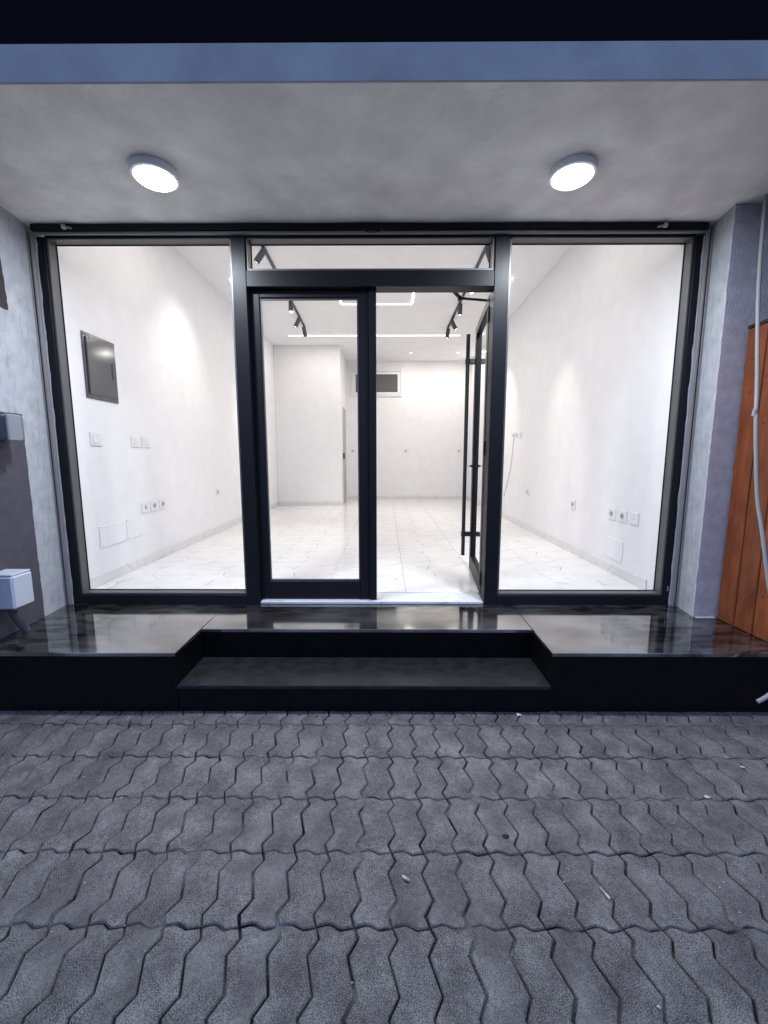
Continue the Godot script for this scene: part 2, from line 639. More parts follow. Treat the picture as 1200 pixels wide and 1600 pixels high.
func build_ground() -> void:
	part("ground", bx(V(-90, -0.5, -90), V(90, -0.05, 90)), M.far_ground, self)
	var pave := setting("pavement")
	# the sand bed, uneven so that some joints are full and some stand open
	var fn := FastNoiseLite.new()
	fn.seed = 12
	fn.frequency = 2.2
	fn.fractal_octaves = 3
	var g := G.new()
	var st := 0.02
	var nx := int(5.0 / st)
	var nz := int(1.6 / st)
	var hh := func(x: float, d: float) -> float:
		return -0.0105 + clampf(fn.get_noise_2d(x * 2.2, d) * 0.030, -0.015, 0.0070)
	for i in nx:
		for k in nz:
			var x: float = -2.5 + i * st
			var d: float = 0.55 + k * st
			g.quad(V(x, hh.call(x, d), d), V(x + st, hh.call(x + st, d), d), V(x + st, hh.call(x + st, d + st), d + st), V(x, hh.call(x, d + st), d + st))
	part("joint_sand", g, M.joint_sand, pave).set_meta("kind", "stuff")
	var shapes := []
	for i in 6: shapes.append(paver_mesh(100 + i, M["paver_%d" % i]))
	var rest: Array[Transform3D] = []
	var shown := 0
	for row in range(-15, 5):
		var far: float = 1.026 + ROW * (row + 1)
		for col in range(-38, 39):
			var x: float = 0.132 + COL * col
			var c := V(x + COL * 0.5 + rng.randf_range(-0.0012, 0.0012), rng.randf_range(-0.0015, 0.0015), far - ROW * 0.5 + rng.randf_range(-0.0015, 0.0015))
			var b := Basis.from_euler(Vector3(rng.randfn() * 0.0045, rng.randfn() * 0.0045, rng.randfn() * 0.006))
			var t := Transform3D(b, c)
			if far - ROW > 2.05: continue
			if shown < 300 and on_screen(c):
				shown += 1
				own("paver", shapes[rng.randi() % 6], pave, t)
			else:
				rest.append(t)
	var mm := MultiMesh.new()
	mm.transform_format = MultiMesh.TRANSFORM_3D
	mm.mesh = shapes[0]
	mm.instance_count = rest.size()
	for i in rest.size(): mm.set_instance_transform(i, rest[i])
	var mi := MultiMeshInstance3D.new()
	mi.name = "outer_pavers"
	mi.multimesh = mm
	mi.set_meta("kind", "stuff")
	pave.add_child(mi, true)
	print("pavers ", shown, " rest ", rest.size())

# ---------------------------------------------------------------- the shop room
const FL := 0.36       # floor
const CE := 3.58       # ceiling
const WL := -2.26
const WR := 1.97
const WF := 2.875      # inner side of the front
const WB := 9.88

func build_room() -> void:
	part("floor_slab", bx(V(WL - 0.2, 0.0, 2.90), V(WR + 0.2, 0.346, 10.1)), M.joint_grey, self)
	part("ceiling", bx(V(WL - 0.2, CE, WF + 0.1), V(WR + 0.2, CE + 0.2, 10.1)), M.ceiling_white, self)
	var lw := part("left_wall", bx(V(WL - 0.2, 0.347, WF), V(WL, CE - 0.001, 10.1)), M.interior_white, self)
	var rw := part("right_wall", bx(V(WR, 0.347, WF), V(WR + 0.2, CE - 0.001, 10.1)), M.interior_white, self)
	var bw := part("back_wall", bx(V(WL + 0.001, 0.347, WB), V(WR - 0.001, CE - 0.001, 10.1)), M.interior_white, self)
	# the corner room at the back left, a wall with a door in its flank
	var pw := part("partition_wall", bx(V(WL + 0.001, 0.347, 8.54), V(-0.93, CE - 0.002, WB - 0.001), 0.004), M.interior_white, self)
	# skirting tiles
	for s in 12:
		var d0 := WF + 0.13 + s * 0.6
		var d1 := minf(d0 + 0.597, WB - 0.012)
		if d0 < 8.5:
			part("skirting_tile", bx(V(WL + 0.001, FL, d0), V(WL + 0.011, FL + 0.085, minf(d1, 8.528)), 0.002), M.skirting_tile, lw)
		part("skirting_tile", bx(V(WR - 0.001, FL, d0), V(WR - 0.011, FL + 0.085, d1), 0.002), M.skirting_tile, rw)
	for s in 5:
		var x0 := -0.918 + s * 0.6
		part("skirting_tile", bx(V(x0, FL, WB - 0.001), V(minf(x0 + 0.597, WR - 0.012), FL + 0.085, WB - 0.011), 0.002), M.skirting_tile, bw)
	for s in 3:
		var x0 := WL + 0.012 + s * 0.6
		part("skirting_tile", bx(V(x0, FL, 8.539), V(minf(x0 + 0.597, -0.93), FL + 0.085, 8.529), 0.002), M.skirting_tile, pw)
	# floor of 60 cm tiles, each with its own piece of the marbling
	var floor_node := setting("shop_floor", V(0, FL, 6))
	var variants := []
	for i in 10:
		var g := G.new()
		g.box(Vector3(-0.3015, -0.009, -0.3015), Vector3(0.3015, 0, 0.3015), 0.0008)
		var off := Vector2(rng.randf(), rng.randf())
		for k in g.uv.size():
			g.uv[k] = g.uv[k].rotated(PI / 2 * (i % 4) + (0.3 if i > 5 else 0.0)) * 0.72 + off
			variants.append(made(g, M.marble_tile))
	for i in 7:
		for k in 12:
			var x := 0.148 - 0.605 * 4 + 0.3025 + i * 0.605
			var d := 2.725 + 0.3025 + k * 0.605
			if x < -0.9 and d > 8.9: continue
			var x0 := x - 0.3015
			var x1 := x + 0.3015
			if x0 > WR or x1 < WL or d - 0.3 > WB: continue
			if x1 > WR + 0.02 or x0 < WL - 0.02 or d + 0.3 > WB or (d - 0.3 < 2.86):
				# a cut tile along the walls
				var g := bx(V(maxf(x0, WL + 0.001), FL - 0.009, maxf(d - 0.3015, 2.965)), V(minf(x1, WR - 0.001), FL, minf(d + 0.3015, WB - 0.001)), 0.0012)
				var off := Vector2(rng.randf(), rng.randf())
				for q in g.uv.size(): g.uv[q] = g.uv[q] * 0.72 + off
				part("floor_tile", g, M.marble_tile, floor_node)
			else:
				own("floor_tile", variants[rng.randi() % 10], floor_node, Transform3D(Basis(), V(x, FL, d) - floor_node.position))

# ---------------------------------------------------------------- the building's front
func build_facade() -> void:
	var can := thing("concrete_canopy", "grey plastered canopy over the shop front, holding the two round lamps", "canopy", V(0, 2.79, 2.3))
	# soffit as a slightly uneven sheet of plaster with a slab above it
	var g := G.new()
	var fn := FastNoiseLite.new()
	fn.seed = 77
	fn.frequency = 1.1
	var nx := 60
	var nd := 14
	var y := func(x: float, d: float) -> float:
		return 2.790 + fn.get_noise_2d(x, d * 1.3) * 0.006
	for i in nx:
		for k in nd:
			var x0 := -4.5 + 9.0 * i / nx
			var x1 := -4.5 + 9.0 * (i + 1) / nx
			var d0 := 1.778 + 1.102 * k / nd
			var d1 := 1.778 + 1.102 * (k + 1) / nd
			g.quad(V(x0, y.call(x0, d0), d0), V(x0, y.call(x0, d1), d1), V(x1, y.call(x1, d1), d1), V(x1, y.call(x1, d0), d0))
	part("soffit", g, M.soffit_plaster, can)
	part("fascia", bx(V(-4.5, 2.786, 1.768), V(4.5, 2.917, 1.7775), 0.0015), M.fascia_plaster, can)
	part("slab", bx(V(-4.5, 2.80, 1.778), V(4.5, 2.98, 2.865)), M.fascia_plaster, can)
	var sb := part("sign_board", bx(V(-4.5, 2.9175, 1.769), V(4.5, 3.62, 1.7775), 0.001), M.sign_black, self)
	sb.remove_meta("kind")
	sb.set_meta("label", "long black fascia board above the grey canopy edge")
	sb.set_meta("category", "fascia board")
	part("upper_wall", bx(V(-4.5, 2.985, 1.805), V(4.5, 6.5, 2.86)), M.fascia_plaster, self)
	# what closes the front above the window, inside
	part("front_wall", bx(V(WL - 0.2, 2.80, WF - 0.002), V(WR + 0.2, CE + 0.1, WF + 0.12)), M.interior_white, self)

func build_steps() -> void:
	var s := thing("entrance_steps", "polished black granite landing with a lower step set into it before the shop door", "steps", V(-0.1, 0, 2.2))
	var top := 0.336
	# risers
	part("riser", bx(V(-2.30, -0.04, 2.046), V(-1.118, top - 0.022, 2.40)), M.granite_riser, s)
	part("riser", bx(V(0.882, -0.04, 2.056), V(2.30, top - 0.022, 2.40)), M.granite_riser, s)
	part("riser", bx(V(-1.117, 0.158, 2.356), V(0.881, top - 0.022, 2.95)), M.granite_riser, s)
	part("riser", bx(V(-1.117, -0.04, 2.050), V(0.881, 0.132, 2.355)), M.granite_riser, s)
	part("core", bx(V(-2.30, -0.04, 2.402), V(2.30, 0.30, 2.90)), M.granite_riser, s)
	# slabs on top
	part("slab", bx(V(-2.30, top - 0.021, 2.040), V(-1.1165, top, 2.99), 0.0025), M.granite_top, s)
	part("slab", bx(V(-1.1150, top - 0.021, 2.348), V(0.8795, top, 2.99), 0.0025), M.granite_top, s)
	part("slab", bx(V(0.8810, top - 0.021, 2.050), V(2.30, top, 2.99), 0.0025), M.granite_top, s)
	part("tread", bx(V(-1.1165, 0.133, 2.040), V(0.8805, 0.155, 2.355), 0.003), M.granite_tread, s)
	# the white marble strip under the doors
	part("threshold", bx(V(-0.885, 0.337, 2.775), V(0.685, FL - 0.004, 2.964), 0.003), M.threshold_marble, s)

# a wall coat: an uneven-edged sheet in the plane x = const (d, h) outline, facing along sx
func coat(pts: Array, x_at: Callable, thick: float, sx: float, ragged: float, sd: int) -> G:
	var r := RandomNumberGenerator.new()
	r.seed = sd
	var poly := PackedVector2Array()
	for i in pts.size():
		var a: Vector2 = pts[i]
		var b: Vector2 = pts[(i + 1) % pts.size()]
		var n := maxi(1, int(a.distance_to(b) / 0.022))
		for k in n:
			var p := a.lerp(b, float(k) / n)
			if k > 0: p += Vector2(r.randf_range(-1, 1), r.randf_range(-1, 1)) * ragged
			poly.append(p)
	var g := G.new()
	var at := func(p: Vector2, lift: float) -> Vector3:
		return V(x_at.call(p.x) + sx * lift, p.y, p.x)
	for t in chunks(Geometry2D.triangulate_polygon(poly)):
		var a: Vector3 = at.call(poly[t[0]], thick)
		var b: Vector3 = at.call(poly[t[1]], thick)
		var c: Vector3 = at.call(poly[t[2]], thick)
		if (b - a).cross(c - a).x * sx < 0: g.tri(a, c, b)
		else: g.tri(a, b, c)
	for i in poly.size():
		var j := (i + 1) % poly.size()
		g.quad(at.call(poly[i], thick), at.call(poly[j], thick), at.call(poly[j], -0.002), at.call(poly[i], -0.002))
	return g

func prism(pts: Array, h0: float, h1: float) -> G:   # upright, from a plan outline of (x, d)
	var g := G.new()
	var poly := PackedVector2Array(pts)
	for t in chunks(Geometry2D.triangulate_polygon(poly)):
		for h in [h0, h1]:
			var a := V(poly[t[0]].x, h, poly[t[0]].y)
			var b := V(poly[t[1]].x, h, poly[t[1]].y)
			var c := V(poly[t[2]].x, h, poly[t[2]].y)
			var flip: bool = ((b - a).cross(c - a).y < 0) != (h == h0)
			if flip: g.tri(a, c, b)
			else: g.tri(a, b, c)
	for i in poly.size():
		var p := poly[i]
		var q := poly[(i + 1) % poly.size()]
		g.quad(V(p.x, h0, p.y), V(q.x, h0, q.y), V(q.x, h1, q.y), V(p.x, h1, p.y))
	return g

func build_side_walls() -> void:
	# left flank of the recess: pale render next to the shutter rail, painted coats nearer the street
	var lw := thing("left_flank_wall", "plastered wall left of the shop window in white, purple and dark brown coats", "wall", V(-2.25, 0.336, 2.3))
	part("render", prism([Vector2(-2.246, 2.80), Vector2(-2.212, 2.55), Vector2(-2.17, 1.79), Vector2(-4.5, 1.79), Vector2(-4.5, 2.88), Vector2(-2.246, 2.88)], 0.337, 2.80), M.white_render, lw)
	var xa := func(d: float) -> float:
		return lerpf(-2.212, -2.17, (2.55 - d) / 0.76)
	part("lower_paint", coat([Vector2(1.80, 0.34), Vector2(2.525, 0.34), Vector2(2.525, 1.62), Vector2(1.80, 1.625)], xa, 0.004, 1.0, 0.003, 5), M.purple_coat, lw)
	part("upper_paint", coat([Vector2(1.80, 2.20), Vector2(2.515, 2.215), Vector2(2.49, 2.70), Vector2(2.42, 2.775), Vector2(1.80, 2.775)], xa, 0.004, 1.0, 0.003, 6), M.brown_coat, lw)
	# right pier: pale splayed reveal, lilac roughcast front
	var rp := thing("right_pier", "roughcast pier with pale reveal between the shop window and the wooden boards", "pier", V(2.06, 0.336, 2.6))
	part("pier_body", prism([Vector2(2.03, 2.80), Vector2(2.03, 2.88), Vector2(4.5, 2.88), Vector2(4.5, 2.552), Vector2(1.985, 2.552)], 0.337, 2.80), M.white_render, rp)
	var g := G.new()
	var fn := FastNoiseLite.new()
	fn.seed = 9
	fn.frequency = 25.0
	var rows := 90
	for i in rows:
		var h0 := 0.338 + (2.785 - 0.338) * i / rows
		var h1 := 0.338 + (2.785 - 0.338) * (i + 1) / rows
		var l0 := 1.983 + fn.get_noise_1d(h0) * 0.005
		var l1 := 1.983 + fn.get_noise_1d(h1) * 0.005
		g.quad(V(l0, h0, 2.544), V(2.30, h0, 2.544), V(2.30, h1, 2.544), V(l1, h1, 2.544))
		g.quad(V(l0, h0, 2.556), V(l0, h0, 2.544), V(l1, h1, 2.544), V(l1, h1, 2.556))
	part("roughcast", g, M.lilac_coat, rp)
	part("base_strip", bx(V(1.995, 0.337, 2.532), V(2.115, 0.341, 2.543)), M.plastic_white, rp)
	# boards along the right flank
	var wb := thing("wooden_board_wall", "reddish brown wall of upright tongue and groove boards at the right", "board wall", V(2.2, 0.336, 2.15))
	for i in 6:
		var d1 := 2.528 - i * 0.124
		var xo := 0.0 + rng.randf_range(-0.002, 0.002)
		var xf := 2.122 + 0.012 * i / 5.0 + xo
		var b := part("board", bx(V(xf, 0.337, d1), V(xf + 0.03, 2.105, d1 - 0.1215), 0.004), M["wood_%d" % (i % 3)], wb)
		for k in 2 + rng.randi() % 3:   # knots
			var kg := G.new()
			kg.lathe(V(xf + 0.0008, 0.5 + rng.randf() * 1.5, d1 - 0.02 - rng.randf() * 0.08), Vector3(-1, 0, 0), [[0.0, 0.0012], [0.007, 0.0010], [0.010, 0.0]], 10)
			part("knot", kg, M.knot, b)
	part("backing", bx(V(2.155, 0.337, 1.785), V(2.20, 2.10, 2.532)), M.gasket, wb)
	part("top_cap", bx(V(2.115, 2.106, 1.785), V(2.20, 2.125, 2.53), 0.003), M.gasket, wb)
	var dw := thing("dark_flank_wall", "dark plaster wall showing above the wooden boards at the right", "wall", V(2.6, 0.336, 2.2))
	part("coat", bx(V(2.31, 0.337, 1.79), V(4.5, 2.789, 2.54)), M.brown_coat, dw)
	# grey hose
	var hg := G.new()
	var pts := [V(2.085, 2.80, 2.47), V(2.075, 2.62, 2.455), V(2.045, 2.25, 2.40), V(2.008, 1.755, 2.30), V(1.982, 1.547, 2.25), V(1.988, 1.173, 2.20), V(1.994, 0.973, 2.15), V(2.005, 0.68, 2.08), V(2.02, 0.42, 2.0), V(1.985, 0.28, 1.93), V(1.905, 0.205, 1.90), V(1.838, 0.162, 1.895)]
	hg.tube(smooth_path(pts, 6), 0.0098, 12)
	var hose := thing("grey_hose", "pale grey flexible hose hanging down in front of the wooden boards", "hose", V(2.0, 0.16, 2.1))
	part("hose", hg, M.hose_grey, hose)
	var cl := G.new()
	cl.lathe(V(1.981, 1.60, 2.262), Vector3(0.05, 1, 0.1), [[0.0100, -0.02], [0.0120, -0.019], [0.0120, 0.019], [0.0100, 0.02]], 12)
	part("joint_sleeve", cl, M.hose_grey, hose)
	# boxes on the left flank
	var b1 := thing("white_service_box", "blue white metal service box low on the left wall with a drain pipe below", "service box", V(-2.1, 0.52, 2.2))
	part("casing", bx(V(-2.205, 0.523, 2.165), V(-2.052, 0.712, 2.300), 0.010), M.box_blue_white, b1)
	part("lid", bx(V(-2.20, 0.7125, 2.170), V(-2.056, 0.722, 2.296), 0.005), M.box_blue_white, b1)
	part("seam", bx(V(-2.20, 0.517, 2.172), V(-2.06, 0.5225, 2.293)), M.plastic_dark, b1)
	var pg := G.new()
	pg.tube(smooth_path([V(-2.14, 0.522, 2.24), V(-2.14, 0.46, 2.25), V(-2.14, 0.40, 2.28), V(-2.135, 0.345, 2.31)], 5), 0.021, 12)
	part("drain_pipe", pg, M.purple_coat, b1)
	var b2 := thing("dark_meter_box", "dark grey meter box with pale end cap on the left wall at mid height", "meter box", V(-2.12, 1.46, 2.25))
	part("casing", bx(V(-2.205, 1.462, 2.275), V(-2.087, 1.595, 2.40), 0.008), M.box_grey, b2)
	var cap := G.new()
	cap.box(V(-2.0865, 1.452, 2.27), V(-2.066, 1.598, 2.36), 0.006)
	part("end_cap", cap, M.cap_grey, b2)
	
func smooth_path(p: Array, n: int) -> Array:
	var out := []
	for i in p.size() - 1:
		var a: Vector3 = p[maxi(i - 1, 0)]
		var b: Vector3 = p[i]
		var c: Vector3 = p[i + 1]
		var d: Vector3 = p[mini(i + 2, p.size() - 1)]
		for k in n:
			out.append(b.cubic_interpolate(c, a, d, float(k) / n))
	out.append(p[p.size() - 1])
	return out

# ---------------------------------------------------------------- window, doors
func build_shop_window() -> void:
	var w := thing("shop_window", "wide anthracite aluminium shop window with two large panes and a transom light", "shop window", V(-0.1, 0.336, 2.8))
	var an: Material = M.anthracite
	var inn: Material = M.anthracite_inner
	var f := 2.765
	var b := 2.872
	# outer frame
	part("jamb", bx(V(-2.205, 0.337, f), V(-2.150, 2.735, b), 0.002), an, w)
	part("jamb", bx(V(1.932, 0.337, f), V(1.982, 2.735, b), 0.002), an, w)
	part("head", bx(V(-2.149, 2.727, f), V(1.931, 2.803, b), 0.002), an, w)
	part("sill_rail", bx(V(-2.149, 0.337, f), V(-0.976, 0.402, b), 0.002), an, w)
	part("sill_rail", bx(V(0.776, 0.337, f), V(1.931, 0.402, b), 0.002), an, w)
	part("mullion", bx(V(-0.975, 0.337, f - 0.004), V(-0.889, 2.726, b), 0.002), an, w)
	part("mullion", bx(V(0.684, 0.337, f - 0.004), V(0.775, 2.726, b), 0.002), an, w)
	part("transom", bx(V(-0.888, 2.438, f), V(0.683, 2.534, b), 0.002), an, w)
	# beads: the paler inner faces round each pane
	var gd := 2.845
	for p in [[-2.149, -0.976, 0.403, 2.726], [0.776, 1.931, 0.403, 2.726], [-0.888, 0.683, 2.535, 2.726]]:
		var t := 0.014
		var g := G.new()
		g.box(V(p[0], p[2], f + 0.012), V(p[0] + t, p[3], gd - 0.006), 0.0015)
		g.box(V(p[1] - t, p[2], f + 0.012), V(p[1], p[3], gd - 0.006), 0.0015)
		g.box(V(p[0] + t, p[2], f + 0.012), V(p[1] - t, p[2] + t, gd - 0.006), 0.0015)
		g.box(V(p[0] + t, p[3] - 0.006, f + 0.004), V(p[1] - t, p[3], gd - 0.006), 0.001)
		part("bead", g, inn, w)
		var k := G.new()
		var s := 0.019
		k.box(V(p[0], p[2], gd - 0.005), V(p[0] + s, p[3], gd - 0.001))
		k.box(V(p[1] - s, p[2], gd - 0.005), V(p[1], p[3], gd - 0.001))
		k.box(V(p[0] + s, p[2], gd - 0.005), V(p[1] - s, p[2] + s, gd - 0.001))
		k.box(V(p[0] + s, p[3] - 0.011, gd - 0.005), V(p[1] - s, p[3], gd - 0.001))
		part("gasket", k, M.gasket, w)
		var q := G.new()
		q.quad(V(p[0], p[2], gd), V(p[1], p[2], gd), V(p[1], p[3], gd), V(p[0], p[3], gd))
		part("pane", q, M.glass, w)
	# small screw covers at the right jamb foot
	part("jamb_clip", bx(V(1.955, 0.44, f - 0.006), V(1.962, 0.475, f + 0.001), 0.001), M.rail_grey, w)
	# the fixed door leaf
	var d := thing("fixed_door_leaf", "closed anthracite glass door leaf at the left half of the doorway", "door", V(-0.48, 0.36, 2.83))
	var lf := 2.815
	var lb := 2.870
	part("stile", bx(V(-0.886, 0.362, lf), V(-0.826, 2.436, lb), 0.003), an, d)
	part("stile", bx(V(-0.183, 0.362, lf), V(-0.115, 2.436, lb), 0.003), an, d)
	part("meeting_post", bx(V(-0.114, 0.358, lf - 0.014), V(-0.066, 2.437, lb), 0.003), an, d)
	part("top_rail", bx(V(-0.825, 2.390, lf), V(-0.184, 2.436, lb), 0.003), an, d)
	part("bottom_rail", bx(V(-0.825, 0.362, lf), V(-0.184, 0.490, lb), 0.003), an, d)
	var bd := G.new()
	bd.box(V(-0.825, 0.491, lf + 0.012), V(-0.816, 2.389, lf + 0.03), 0.001)
	bd.box(V(-0.193, 0.491, lf + 0.012), V(-0.184, 2.389, lf + 0.03), 0.001)
	bd.box(V(-0.816, 0.491, lf + 0.012), V(-0.193, 0.500, lf + 0.03), 0.001)
	bd.box(V(-0.816, 2.380, lf + 0.012), V(-0.193, 2.389, lf + 0.03), 0.001)
	part("bead", bd, inn, d)
	var q := G.new()
	q.quad(V(-0.825, 0.49, lf + 0.033), V(-0.184, 0.49, lf + 0.033), V(-0.184, 2.39, lf + 0.033), V(-0.825, 2.39, lf + 0.033))
	part("pane", q, M.glass, d)
	part("foot_bolt", bx(V(-0.19, 0.354, lf - 0.004), V(-0.10, 0.361, lf + 0.02), 0.002), M.black_metal, d)

func build_open_door() -> void:
	var d := thing("open_glass_door", "glass door leaf standing open into the shop with a long black pull bar", "door", V(0.706, 0.372, 2.885))
	d.rotation.y = deg_to_rad(-95.4)
	var an: Material = M.anthracite
	var wd := 0.755
	var ht := 2.062
	var t := 0.0235
	var bxl := func(called: String, p: Vector3, q: Vector3, m: Material, e := 0.003) -> MeshInstance3D:
		var g := G.new()
		g.box(p, q, e)
		return own(called, made(g, m), d)
	bxl.call("stile", Vector3(-0.075, 0, -t), Vector3(0, ht, t), an)
	bxl.call("stile", Vector3(-wd, 0, -t), Vector3(-wd + 0.085, ht, t), an)
	bxl.call("top_rail", Vector3(-wd + 0.086, ht - 0.06, -t), Vector3(-0.076, ht, t), an)
	bxl.call("bottom_rail", Vector3(-wd + 0.086, 0, -t), Vector3(-0.076, 0.125, t), an)
	var q := G.new()
	q.quad(Vector3(-wd + 0.085, 0.12, 0), Vector3(-0.075, 0.12, 0), Vector3(-0.075, ht - 0.055, 0), Vector3(-wd + 0.085, ht - 0.055, 0))
	own("pane", made(q, M.glass), d)
	# pull bars on both faces, joined by clamps
	var hx := -wd + 0.045
	for side in [1.0, -1.0]:
		var g := G.new()
		g.lathe(Vector3(hx, 0.12, side * 0.085), Vector3.UP, [[0.0, 0.0], [0.0155, 0.0], [0.0165, 0.002], [0.0165, 1.888], [0.0155, 1.89], [0.0, 1.89]], 16)
		if side < 0: continue
		var h := own("pull_bar", made(g, M.black_metal), d)
		for y in [0.315, 1.79]:
			var c := G.new()
			c.lathe(Vector3(hx, y, side * 0.085), Vector3.UP, [[0.0167, -0.022], [0.021, -0.022], [0.021, 0.022], [0.0167, 0.022]], 16)
			c.box(Vector3(hx - 0.02, y - 0.02, side * t), Vector3(hx + 0.02, y + 0.02, side * 0.07), 0.003)
			own("clamp", made(c, M.black_metal), h)
	for y in [0.315, 1.79]:
		bxl.call("inner_clamp", Vector3(hx - 0.02, y - 0.02, -0.06), Vector3(hx + 0.02, y + 0.02, -t - 0.0005), M.black_metal)
	# lock with a key on either side
	for side in [1.0, -1.0]:
		var c := G.new()
		c.lathe(Vector3(hx + 0.01, 0.915, side * t), Vector3(0, 0, side), [[0.016, 0.0], [0.016, 0.006], [0.009, 0.008], [0.009, 0.022], [0.0, 0.022]], 14)
		var cy := own("lock_cylinder", made(c, M.black_metal), d)
		var k := G.new()
		k.box(Vector3(hx + 0.0085, 0.911, side * (t + 0.022)), Vector3(hx + 0.0115, 0.919, side * (t + 0.045)))
		k.lathe(Vector3(hx + 0.0085, 0.913, side * (t + 0.056)), Vector3.RIGHT, [[0.0, 0.0], [0.012, 0.0], [0.012, 0.003], [0.0, 0.003]], 14)
		k.box(Vector3(hx + 0.008, 0.845, side * (t + 0.052)), Vector3(hx + 0.012, 0.902, side * (t + 0.064)), 0.001)
		k.lathe(Vector3(hx + 0.008, 0.862, side * (t + 0.058)), Vector3.RIGHT, [[0.0, 0.0], [0.013, 0.0], [0.013, 0.004], [0.0, 0.004]], 14)
		own("key", made(k, M.steel), cy)
	# hinges on the near edge
	for y in [0.12, 1.05, 1.93]:
		var g := G.new()
		g.lathe(Vector3(0.012, y - 0.05, t), Vector3.UP, [[0.0, 0.0], [0.009, 0.0], [0.009, 0.1], [0.0, 0.1]], 12)
		own("hinge", made(g, M.black_metal), d)
	# door closer: body on the leaf and the two arms to the transom
	var cl := thing("door_closer", "black scissor arm door closer above the open glass door", "door closer", V(0.62, 2.44, 3.0))
	part("body", bx(V(0.735, 2.36, 2.98), V(0.775, 2.42, 3.20), 0.005), M.black_metal, cl)
	var a := G.new()
	a.tube([V(0.70, 2.447, 3.03), V(0.505, 2.451, 3.0)], 0.009, 8)
	part("main_arm", a, M.black_metal, cl)
	var f := G.new()
	f.tube([V(0.505, 2.455, 3.0), V(0.40, 2.50, 2.885)], 0.007, 8)
	f.tube([V(0.492, 2.461, 2.985), V(0.45, 2.479, 2.94)], 0.013, 8)
	part("fore_arm", f, M.black_metal, cl)
	var e := G.new()
	e.lathe(V(0.505, 2.435, 3.0), Vector3.UP, [[0.0, 0.0], [0.013, 0.0], [0.013, 0.03], [0.0, 0.03]], 12)
	part("elbow", e, M.black_metal, cl)

func build_shutter() -> void:
	var s := thing("roller_shutter", "rolled up dark roller shutter with its bottom bar under the canopy", "roller shutter", V(-0.1, 0.337, 2.75))
	part("bottom_bar", bx(V(-2.200, 2.752, 2.722), V(1.975, 2.788, 2.758), 0.003), M.anthracite, s)
	part("bar_lip", bx(V(-2.200, 2.7365, 2.738), V(1.975, 2.7505, 2.760), 0.002), M.rail_grey, s)
	for x in [-2.224, 2.0]:
		var g := G.new()
		var k := 1.0 if x < 0 else -1.0
		g.box(V(x - 0.020, 0.338, 2.738), V(x - 0.016, 2.752, 2.764), 0.001)
		g.box(V(x + 0.016, 0.338, 2.738), V(x + 0.020, 2.752, 2.764), 0.001)
		g.box(V(x - 0.0155, 0.338, 2.758), V(x + 0.0155, 2.752, 2.764))
		g.box(V(x - 0.016, 0.338, 2.736), V(x - 0.005, 2.752, 2.740), 0.001)
		g.box(V(x + 0.005, 0.338, 2.736), V(x + 0.016, 2.752, 2.740), 0.001)
		part("guide_rail", g, M.rail_grey, s)
		# thin filler of old mortar beside the rail
		var m := G.new()
		var fn := FastNoiseLite.new()
		fn.seed = 31
		fn.frequency = 6.0
		for i in 60:
			var h0 := 0.338 + 2.39 * i / 60
			var h1 := 0.338 + 2.39 * (i + 1) / 60
			var w0 := 0.007 + maxf(0.0, fn.get_noise_1d(h0 + x)) * 0.012
			var w1 := 0.007 + maxf(0.0, fn.get_noise_1d(h1 + x)) * 0.012
			var e: float = x + k * 0.020
			if k > 0: m.quad(V(e, h0, 2.759), V(e + w0, h0, 2.761), V(e + w1, h1, 2.761), V(e, h1, 2.759))
			else: m.quad(V(e - w0, h0, 2.761), V(e, h0, 2.759), V(e, h1, 2.759), V(e - w1, h1, 2.761))
		part("mortar_edge", m, M.white_render, s)
	# hand loop in the middle and the latches at the ends
	var l := G.new()
	var loop := []
	for i in 13:
		var t := PI * i / 12.0
		loop.append(V(-0.083 - cos(t) * 0.055, 2.752 - sin(t) * 0.022, 2.716))
	l.tube(loop, 0.0035, 8)
	part("pull_loop", l, M.black_metal, s)
	for x in [-1.98, 1.70]:
		var g := G.new()
		g.box(V(x - 0.012, 2.752, 2.702), V(x + 0.012, 2.776, 2.7215), 0.003)
		g.tube([V(x + 0.01, 2.762, 2.708), V(x + (0.05 if x < 0 else -0.05), 2.752, 2.706)], 0.005, 8)
		part("latch", g, M.aluminium, s)

# ---------------------------------------------------------------- lamps
func build_lamps() -> void:
	var where := [V(-1.165, 2.788, 2.262), V(0.932, 2.788, 2.262)]
	var words := ["round white ceiling lamp lit under the canopy, before the large left pane", "round white ceiling lamp lit under the canopy, before the large right pane"]
	for i in 2:
		var p: Vector3 = where[i]
		var l := thing("canopy_lamp", words[i], "ceiling lamp", p, "round lamps under the canopy")
		var g := G.new()
		g.lathe(p, Vector3.DOWN, [[0.108, -0.006], [0.112, 0.004], [0.112, 0.026], [0.109, 0.033], [0.098, 0.036], [0.093, 0.033]], 48)
		part("housing", g, M.lamp_white, l)
		var k := G.new()
		k.lathe(p, Vector3.DOWN, [[0.0928, 0.020], [0.0928, 0.038], [0.086, 0.045], [0.06, 0.050], [0.0, 0.052]], 48)
		part("diffuser_glow", k, M.lamp_glow, l)
		area(l, "lamp_light", p + Vector3(0, -0.0535, 0), Vector2(0.125, 0.125), LAMP, Color(0.93, 0.96, 1.0))

const LAMP := 3.1
const LED := 0.60      # energy per metre of strip

